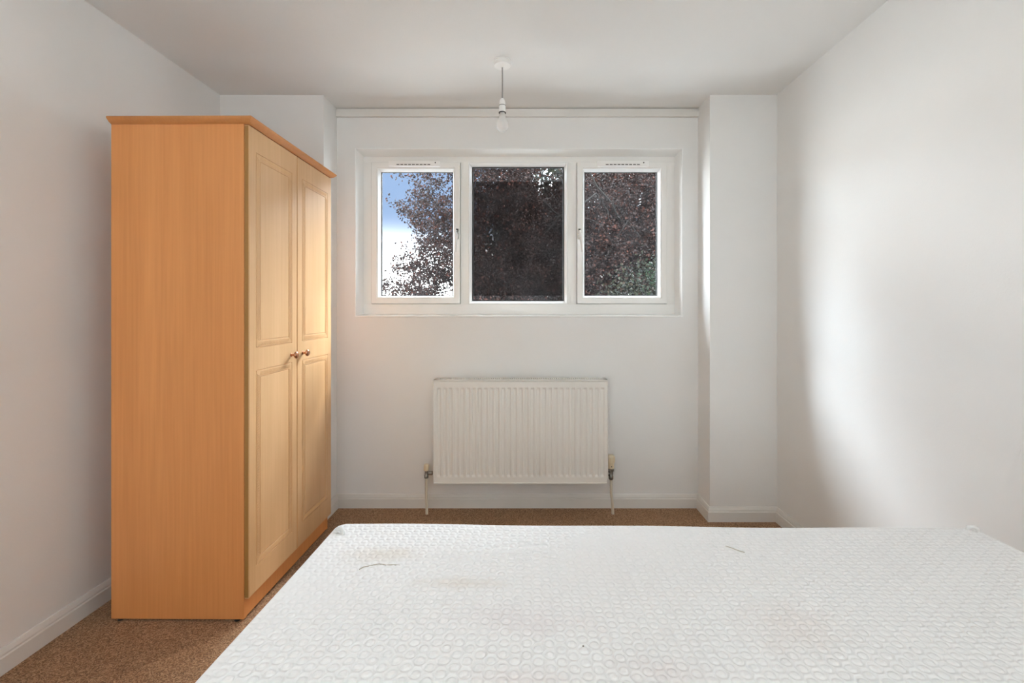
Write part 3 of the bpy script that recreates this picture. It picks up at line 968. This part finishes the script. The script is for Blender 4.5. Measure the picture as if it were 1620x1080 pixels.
# thermostatic valve, right
vx = 0.518
tv = lathe('thermostatic_valve', [(0.0, 0.198), (0.010, 0.198), (0.0135, 0.202), (0.0135, 0.218), (0.011, 0.222), (0.011, 0.245), (0.017, 0.248), (0.0175, 0.262), (0.012, 0.266), (0, 0.266)], M['valve_metal'], rad, MT(vx, VY, 0), 16)
hd = bmesh.new()
add_lathe(hd, [(0.0, 0.262), (0.0165, 0.262), (0.0180, 0.266), (0.0175, 0.290), (0.0205, 0.296), (0.0215, 0.300), (0.0215, 0.328), (0.0200, 0.334), (0.0150, 0.338), (0.0, 0.338)], MT(vx, VY, 0), 28)
bm_obj('valve_head', hd, M['cream_plastic'], tv, smooth=True, sharp=40)
bm = bmesh.new()
for k in range(14):
    a = 2 * PI * k / 14
    tmp = bmesh.new()
    add_box(tmp, 0.0200, 0.0232, -0.0016, 0.0016, 0.301, 0.326)
    tmp.transform(MT(vx, VY, 0) @ Matrix.Rotation(a, 4, 'Z'))
    me = bpy.data.meshes.new('t'); tmp.to_mesh(me); tmp.free(); bm.from_mesh(me); bpy.data.meshes.remove(me)
bm_obj('grip_rib', bm, M['cream_plastic'], tv)
lathe('pointer_mark', [(0.0, 0.0), (0.003, 0.0), (0.003, 0.0015), (0, 0.0015)], M['slot'], tv, MT(vx, VY - 0.0172, 0.277, Matrix.Rotation(PI / 2, 4, 'X')), 10)
lathe('union_nut', [(0.0, 0.0), (0.008, 0.0), (0.008, 0.008), (0.0135, 0.010), (0.0135, 0.022), (0.009, 0.024), (0.009, 0.036), (0, 0.036)], M['valve_metal'], tv, MT(vx - 0.034, VY, 0.233, RYx), 8)
tube('supply_pipe', [(vx, VY, 0.206), (vx + 0.001, VY, 0.12), (vx + 0.008, VY, 0.06), (vx + 0.011, VY, 0.0)], 0.0078, M['pipe_paint'], rad, 14)

# ------------------------------------------------------------------ pendant lamp holder and bulb
pl = thing('pendant_light', 'bare bulb pendant hanging from a white ceiling rose', 'pendant light', (-0.113, 2.18, H))
lathe('ceiling_rose', [(0.0, 0.0), (0.042, 0.0), (0.0425, -0.004), (0.0395, -0.006), (0.0405, -0.008), (0.0405, -0.020), (0.0385, -0.024), (0.012, -0.0265), (0.007, -0.031), (0.0, -0.031)], M['white_plastic'], pl, n=40)
tube('cord', [(0, 0, -0.028), (0.0005, 0, -0.09), (0, 0, -0.186)], 0.0032, M['cord'], pl, 10)
hol = lathe('lamp_holder', [(0.0, -0.178), (0.005, -0.179), (0.009, -0.183), (0.0135, -0.192), (0.0148, -0.204), (0.0150, -0.212), (0.0150, -0.213)], M['white_plastic'], pl, n=28)
lathe('holder_ring', [(0.0, -0.2125), (0.0160, -0.2125), (0.0160, -0.2150), (0.0, -0.2150)], M['gasket'], hol, n=28)
lathe('holder_skirt', [(0.0, -0.2148), (0.0158, -0.2150), (0.0158, -0.2365), (0.0165, -0.2370), (0.0165, -0.246), (0.0, -0.246)], M['white_plastic'], hol, n=28)
lathe('holder_ring', [(0.0, -0.2455), (0.0172, -0.2460), (0.0172, -0.2490), (0.0, -0.2490)], M['gasket'], hol, n=28)


def pearl_mat():
    m, n, l, p = new_mat('pearl_bulb_glass')
    p.inputs['Base Color'].default_value = (0.86, 0.84, 0.83, 1)
    p.inputs['Roughness'].default_value = 0.12
    p.inputs['Coat Weight'].default_value = 0.5
    tl = n.new('ShaderNodeBsdfTranslucent'); tl.inputs['Color'].default_value = (0.9, 0.88, 0.86, 1)
    tr = n.new('ShaderNodeBsdfTransparent')
    a = n.new('ShaderNodeMixShader'); a.inputs['Fac'].default_value = 0.45
    b = n.new('ShaderNodeMixShader'); b.inputs['Fac'].default_value = 0.25
    lw = n.new('ShaderNodeLayerWeight'); lw.inputs['Blend'].default_value = 0.3
    l.new(p.outputs[0], a.inputs[1]); l.new(tl.outputs[0], a.inputs[2])
    l.new(a.outputs[0], b.inputs[1]); l.new(tr.outputs[0], b.inputs[2])
    l.new(b.outputs[0], n['Material Output'].inputs['Surface'])
    return m


M['pearl'] = pearl_mat()
lathe('bulb', [(0.0, -0.244), (0.0125, -0.245), (0.0128, -0.256), (0.0150, -0.266), (0.0205, -0.279), (0.0265, -0.291), (0.0295, -0.303), (0.0295, -0.312), (0.0270, -0.322), (0.0220, -0.330), (0.0140, -0.336), (0.0060, -0.3385), (0.0, -0.339)], M['pearl'], pl, n=32, sharp=80)

# ------------------------------------------------------------------ bed: divan base and mattress
BED_ROT = math.radians(-0.9)
MW, ML, MT_ = 1.50, 2.00, 0.22
TOP = CAM_H - 0.512
c, s = math.cos(BED_ROT), math.sin(BED_ROT)
# local frame: x across (0 = centre), y along (0 = middle); far-left corner of the top at (-0.4485, 1.0875)
fl = Vector((-0.4500, 1.0900))
centre = fl - Vector((c * (-MW / 2) - s * (ML / 2), s * (-MW / 2) + c * (ML / 2)))
divan = thing('divan_base', 'cream fabric divan base under the white mattress', 'bed base', (centre.x, centre.y, 0), BED_ROT)
bm = bmesh.new()
add_box(bm, -MW / 2 + 0.01, MW / 2 - 0.01, -ML / 2 + 0.01, -0.003, 0.055, TOP - MT_, 0.02, 3)
bm_obj('base_half', bm, M['divan'], divan, smooth=True, sharp=50)
bm = bmesh.new()
add_box(bm, -MW / 2 + 0.01, MW / 2 - 0.01, 0.003, ML / 2 - 0.01, 0.055, TOP - MT_, 0.02, 3)
bm_obj('base_half', bm, M['divan'], divan, smooth=True, sharp=50)
for x in (-MW / 2 + 0.12, MW / 2 - 0.12):
    for y in (-ML / 2 + 0.12, -0.12, 0.12, ML / 2 - 0.12):
        lathe('castor', [(0.018, 0.0), (0.022, 0.004), (0.022, 0.034), (0.012, 0.042), (0.012, 0.058)], M['foot'], divan, Matrix.Translation((x, y, 0)), 14)

mat_root = thing('mattress', 'white mattress with an embossed oval quilted cover on the bed', 'mattress', (centre.x, centre.y, TOP - MT_), BED_ROT)


def mattress_top():
    hw, hh, R, rr = MW / 2, ML / 2, 0.025, 0.009
    xs = np.unique(np.concatenate([np.linspace(-hw, -hw + 0.03, 14), np.linspace(-hw + 0.03, hw - 0.03, 700), np.linspace(hw - 0.03, hw, 14)]))
    ys = np.unique(np.concatenate([np.linspace(-hh, -hh + 0.03, 14), np.linspace(-hh + 0.03, 0.30, 260), np.linspace(0.30, hh - 0.03, 330), np.linspace(hh - 0.03, hh, 14)]))
    X, Y = np.meshgrid(xs, ys)
    ax, ay = np.abs(X), np.abs(Y)
    a, b = ax - (hw - R), ay - (hh - R)
    corner = (a > 0) & (b > 0)
    hyp = np.hypot(a, b) + 1e-9
    f = np.where(corner, np.maximum(a, b) / hyp, 1.0)
    PX = np.where(corner, np.sign(X) * (hw - R + a * f), X)
    PY = np.where(corner, np.sign(Y) * (hh - R + b * f), Y)
    e = np.minimum(hw - ax, hh - ay)
    drop = np.where(e < rr, rr - np.sqrt(np.maximum(0, rr ** 2 - (rr - e) ** 2)), 0)
    # embossed rings on a staggered grid: columns 17 mm apart, 24 mm along, every other column half a step on
    cp, rp, rad_ = 0.0172, 0.0240, 0.0076
    ci = np.round(PX / cp)
    best = np.full(X.shape, 9.0)
    for dc in (-1, 0, 1):
        cc = ci + dc
        off = np.where(np.mod(cc, 2) == 0, 0.0, rp / 2)
        rj = np.round((PY - off) / rp)
        d = np.hypot((PX - cc * cp) * 0.98, PY - off - rj * rp)
        best = np.minimum(best, d)
    groove = np.exp(-((best - rad_) / 0.0014) ** 2)
    dome = np.where(best < rad_, 1 - (best / rad_) ** 2, 0)
    fade = np.clip((e - 0.003) / 0.010, 0, 1)
    wav = 0.0022 * np.sin(PX * 5.1 + 0.6) * np.cos(PY * 3.3 + 1.1) + 0.0012 * np.sin(PX * 11 + PY * 8)
    Z = MT_ - drop + fade * (-0.0024 * groove + 0.0003 * dome) + wav
    ny, nx = X.shape
    verts = np.stack([PX.ravel(), PY.ravel(), Z.ravel()], 1)
    i = np.arange(nx - 1)[None, :] + np.arange(ny - 1)[:, None] * nx
    quads = np.stack([i, i + 1, i + 1 + nx, i + nx], -1).reshape(-1, 4)
    return np_mesh('quilted_cover', verts, quads, M['mattress'], mat_root)


mattress_top()


def rounded_rect(hw, hh, R, n=8):
    pts = []
    for cx, cy, a0 in ((hw - R, hh - R, 0), (-hw + R, hh - R, PI / 2), (-hw + R, -hh + R, PI), (hw - R, -hh + R, 1.5 * PI)):
        for k in range(n + 1):
            a = a0 + PI / 2 * k / n
            pts.append((cx + R * math.cos(a), cy + R * math.sin(a)))
    return pts


def band(name, zs, m):
    verts, faces = [], []
    n = None
    for z, off in zs:
        pts = rounded_rect(MW / 2 + off, ML / 2 + off, 0.025 + off)
        n = len(pts)
        verts += [(x, y, z) for x, y in pts]
    for j in range(len(zs) - 1):
        for k in range(n):
            k2 = (k + 1) % n
            faces.append((j * n + k, j * n + k2, (j + 1) * n + k2, (j + 1) * n + k))
    faces.append(tuple(range(n - 1, -1, -1)))
    o = mesh_obj(name, verts, faces, m, mat_root, smooth=True)
    o.data.set_sharp_from_angle(angle=math.radians(50))
    return o


band('border', [(0.0, -0.02), (0.006, -0.006), (0.02, -0.001), (0.10, 0.001), (MT_ - 0.012, -0.0005), (MT_ - 0.006, -0.003)], M['mattress_side'])


def loop_tab(name, x, y, pts):
    bm = bmesh.new()
    add_tube(bm, [(x + px, y + py, MT_ + pz) for px, py, pz in pts], [0.0035, 0.0045, 0.0045, 0.004, 0.003], 8)
    return bm_obj(name, bm, M['mattress_side'], mat_root, smooth=True)


loop_tab('corner_loop', -MW / 2 + 0.012, ML / 2 - 0.012, [(-0.002, -0.020, -0.002), (0.004, -0.028, 0.004), (0.014, -0.030, 0.005), (0.020, -0.036, 0.003), (0.026, -0.044, -0.002)])
loop_tab('corner_loop', MW / 2 - 0.020, ML / 2 - 0.008, [(-0.006, -0.002, -0.006), (-0.003, -0.002, 0.006), (0.005, -0.006, 0.008), (0.011, -0.012, 0.004), (0.008, -0.018, -0.004)])

def thread(pts, label):
    o = tube('loose_thread', [(x, y, TOP + 0.0012 + 0.0008 * math.sin(i * 2.1)) for i, (x, y) in enumerate(pts)], 0.0009, M['thread'], None, 6)
    o['label'] = label; o['category'] = 'thread'; o['group'] = 'loose threads on the mattress'


M['thread'] = plain('grey_brown_thread', (0.50, 0.44, 0.36), 0.9)
thread([(-0.3265, 0.892), (-0.321, 0.899), (-0.314, 0.904), (-0.303, 0.908), (-0.293, 0.910), (-0.280, 0.9085), (-0.265, 0.908), (-0.250, 0.905)], 'longer loose thread on the mattress near the wardrobe')
thread([(0.430, 0.980), (0.437, 0.972), (0.446, 0.966), (0.452, 0.958), (0.458, 0.953)], 'shorter loose thread on the mattress below the right pier')

# ------------------------------------------------------------------ outside: unseen bounce-light ground, copper beech, evergreen shrub
structure(box('ground', -30, 30, 3.05, 45, -3.3, -3.0, M['paving']), 'unseen ground below the window, paved pale to bounce light', 'paving')


def leaves(name, P, size, m, parent, flat=0.5):
    """one folded four-point leaf blade at every row of P"""
    n = len(P)
    d = rng.normal(size=(n, 3)); d[:, 2] -= 0.4
    d /= np.linalg.norm(d, axis=1)[:, None]
    up = rng.normal(size=(n, 3)) * flat; up[:, 2] += 1.0
    sd = np.cross(d, up); sd /= np.linalg.norm(sd, axis=1)[:, None] + 1e-9
    nr = np.cross(sd, d)
    L = size * rng.uniform(0.7, 1.25, n)[:, None]
    w = 0.31
    v = np.stack([P, P + d * L * 0.45 + sd * L * w + nr * L * 0.08, P + d * L - nr * L * 0.05, P + d * L * 0.45 - sd * L * w + nr * L * 0.08], 1)
    b = np.arange(n)[:, None] * 4
    tri = np.concatenate([b + np.array([[0, 1, 2]]), b + np.array([[0, 2, 3]])], 0)
    o = np_mesh(name, v.reshape(-1, 3), tri, m, parent, smooth=False, n=3)
    o['kind'] = 'stuff'
    return o


beech_tree = thing('copper_beech_tree', 'dark purple-brown leafed tree filling the view outside the window', 'tree', (3.2, 11.6, -3.0))
inv = Vector((3.2, 11.6, -3.0))


def sub(p):
    return Vector(p) - inv


# trunk and boughs
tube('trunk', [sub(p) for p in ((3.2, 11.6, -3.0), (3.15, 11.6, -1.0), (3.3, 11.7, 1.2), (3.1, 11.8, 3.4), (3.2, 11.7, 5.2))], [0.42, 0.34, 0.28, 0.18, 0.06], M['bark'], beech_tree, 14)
boughs = [
    [(3.2, 11.7, 1.0), (1.6, 10.6, 1.7), (0.2, 9.4, 2.3), (-0.55, 9.0, 3.5), (-0.7, 8.8, 4.3)],
    [(3.2, 11.7, 0.6), (1.4, 10.4, 1.6), (-0.6, 9.3, 1.6), (-1.3, 9.4, 1.9), (-1.6, 9.5, 2.6)],
    [(3.2, 11.7, 1.8), (1.5, 10.0, 2.6), (0.6, 9.0, 3.3), (0.1, 8.8, 3.7), (-0.25, 8.8, 2.7)],
    [(3.2, 11.7, 2.4), (2.2, 10.0, 3.2), (1.5, 8.9, 3.6), (0.7, 8.6, 3.1), (0.2, 8.5, 2.5)],
    [(3.2, 11.7, 1.4), (2.6, 9.8, 2.5), (1.9, 8.8, 3.2), (1.3, 8.5, 3.9), (1.1, 8.4, 4.6)],
    [(3.3, 11.7, 0.4), (3.0, 9.8, 1.2), (2.6, 8.9, 2.4), (2.1, 8.6, 3.0), (1.6, 8.5, 2.2)],
    [(3.1, 11.7, 3.0), (1.0, 11.0, 4.4), (-0.4, 10.6, 4.9), (-1.0, 10.5, 4.9)],
    [(3.1, 11.7, -0.2), (1.0, 10.6, 0.4), (-0.9, 10.0, 0.6), (-1.6, 9.9, 0.9)],
    [(3.3, 11.7, 1.0), (5.0, 10.8, 2.0), (6.4, 10.2, 2.6), (7.4, 10.0, 2.4)],
    [(3.3, 11.7, 2.6), (4.6, 11.0, 4.0), (5.4, 10.6, 5.0)],
]
for b_ in boughs:
    r0 = 0.030
    n = len(b_)
    pts = []
    for i in range(n - 1):
        p0, p1 = Vector(b_[i]), Vector(b_[i + 1])
        for k in range(4):
            q = p0.lerp(p1, k / 4) + Vector((0, 0.8, 0))
            pts.append(sub(q + Vector((random.uniform(-.04, .04), random.uniform(-.04, .04), random.uniform(-.04, .04)))))
    pts.append(sub(b_[-1]) + Vector((0, 0.8, 0)))
    tube('bough', pts, [r0 * (1 - i / len(pts)) ** 1.2 + 0.007 for i in range(len(pts))], M['bark'], beech_tree, 8)
# thin twigs
bm = bmesh.new()
for k in range(90):
    b_ = random.choice(boughs)
    i = random.randrange(1, len(b_) - 1)
    p0 = Vector(b_[i]).lerp(Vector(b_[i + 1]), random.random())
    d = Vector((random.uniform(-1, 1), random.uniform(-1, 0.6), random.uniform(-0.8, 0.7)))
    p1 = p0 + d * random.uniform(0.3, 0.8)
    p2 = p1 + (d + Vector((random.uniform(-.6, .6), random.uniform(-.6, .6), random.uniform(-.8, .2)))) * random.uniform(0.2, 0.6)
    w = Vector((random.uniform(-.06, .06), 0.7, random.uniform(-.06, .06)))
    pts = [p0, p0.lerp(p1, 0.5) + w * 0.08, p1, p1.lerp(p2, 0.5) - Vector((w.x, 0, w.z)), p2]
    add_tube(bm, [sub(q) + Vector((0, 0.7, 0)) for q in pts], [0.008, 0.007, 0.006, 0.004, 0.002], 4)
bm_obj('twigs', bm, M['bark'], beech_tree)['kind'] = 'stuff'


def crown():
    # spray centres: packed crown plus loose sprays that thin out towards the left
    n = 15000
    u = rng.normal(size=(n, 3)); u /= np.linalg.norm(u, axis=1)[:, None]
    r = rng.uniform(0.12, 1.0, n) ** (1 / 2.2)
    A = np.array([3.3, 11.7, 1.0]) + u * r[:, None] * np.array([4.6, 3.0, 4.4])
    A = A[A[:, 2] > -2.2]
    m_ = 4600
    B = np.stack([rng.uniform(-3.3, 0.3, m_), rng.uniform(9.0, 11.4, m_), rng.uniform(-0.8, 5.2, m_)], 1)
    edge = -3.4 + 0.33 * (B[:, 2] - 1.2)            # the crown's outer edge leans in as it rises
    keep = rng.uniform(size=m_) < np.clip((B[:, 0] - edge) / 2.2, 0, 1) ** 0.5
    gap = np.sin(B[:, 0] * 3.1 + 0.4) * np.sin(B[:, 2] * 2.6 + 0.9) > -0.55
    B = B[keep & gap]
    out = []
    for Q, cnt in ((A, 30), (B, 42)):
        k = np.repeat(Q, cnt, axis=0)
        t = rng.uniform(-1, 1, (len(Q), 1, 1))
        dirn = rng.normal(size=(len(Q), 1, 3)); dirn[:, :, 2] *= 0.45
        dirn /= np.linalg.norm(dirn, axis=2)[:, :, None]
        sp = (rng.uniform(-0.30, 0.30, (len(Q), cnt, 1)) * dirn).reshape(-1, 3)
        out.append(k + sp + rng.normal(size=k.shape) * np.array([0.06, 0.06, 0.045]))
    return np.concatenate(out, 0)


PC = crown()
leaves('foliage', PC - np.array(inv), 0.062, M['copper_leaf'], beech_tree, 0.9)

back_tree = thing('evergreen_tree', 'dense dark evergreen tree behind the copper beech', 'tree', (6.0, 19.0, -3.0))
ib = np.array([6.0, 19.0, -3.0])
n = 9000
u = rng.normal(size=(n, 3)); u /= np.linalg.norm(u, axis=1)[:, None]
Q = np.array([4.2, 19.0, 2.2]) + u * (rng.uniform(0.3, 1, n) ** 0.45)[:, None] * np.array([6.9, 2.6, 7.0])
Q = Q[Q[:, 2] > -2.4]
k = np.repeat(Q, 6, axis=0) + rng.normal(size=(len(Q) * 6, 3)) * 0.16
leaves('foliage', k - ib, 0.21, M['green_leaf'], back_tree, 0.9)
tube('trunk', [(0, 0, 0), (0.1, 0, 2.0), (0, 0.1, 4.5), (0.1, 0, 8.0)], [0.40, 0.34, 0.24, 0.06], M['bark'], back_tree, 12)

shrub = thing('evergreen_shrub', 'dark green shrub low outside the right-hand casement', 'shrub', (2.2, 7.0, -3.0))
iv = np.array([2.2, 7.0, -3.0])
n = 900
u = rng.normal(size=(n, 3)); u /= np.linalg.norm(u, axis=1)[:, None]
Q = np.array([2.3, 7.2, -0.3]) + u * (rng.uniform(0.5, 1, n) ** 0.5)[:, None] * np.array([1.7, 0.9, 2.35])
k = np.repeat(Q, 22, axis=0) + rng.normal(size=(n * 22, 3)) * 0.11
leaves('foliage', k - iv, 0.060, M['green_leaf'], shrub, 0.7)
q = np.array([1.78, 6.3, 1.62]) + rng.normal(size=(150, 3)) * np.array([0.10, 0.08, 0.13])
leaves('young_shoots', q - iv, 0.042, M['fresh_leaf'], shrub, 0.7)
bm = bmesh.new()
for k in range(9):
    a = random.uniform(0, 2 * PI)
    add_tube(bm, [(0, 0, 0), (0.4 * math.cos(a), 0.25 * math.sin(a), 1.5), (0.9 * math.cos(a), 0.5 * math.sin(a), 3.2)], [0.05, 0.035, 0.012], 6)
bm_obj('stems', bm, M['bark'], shrub)
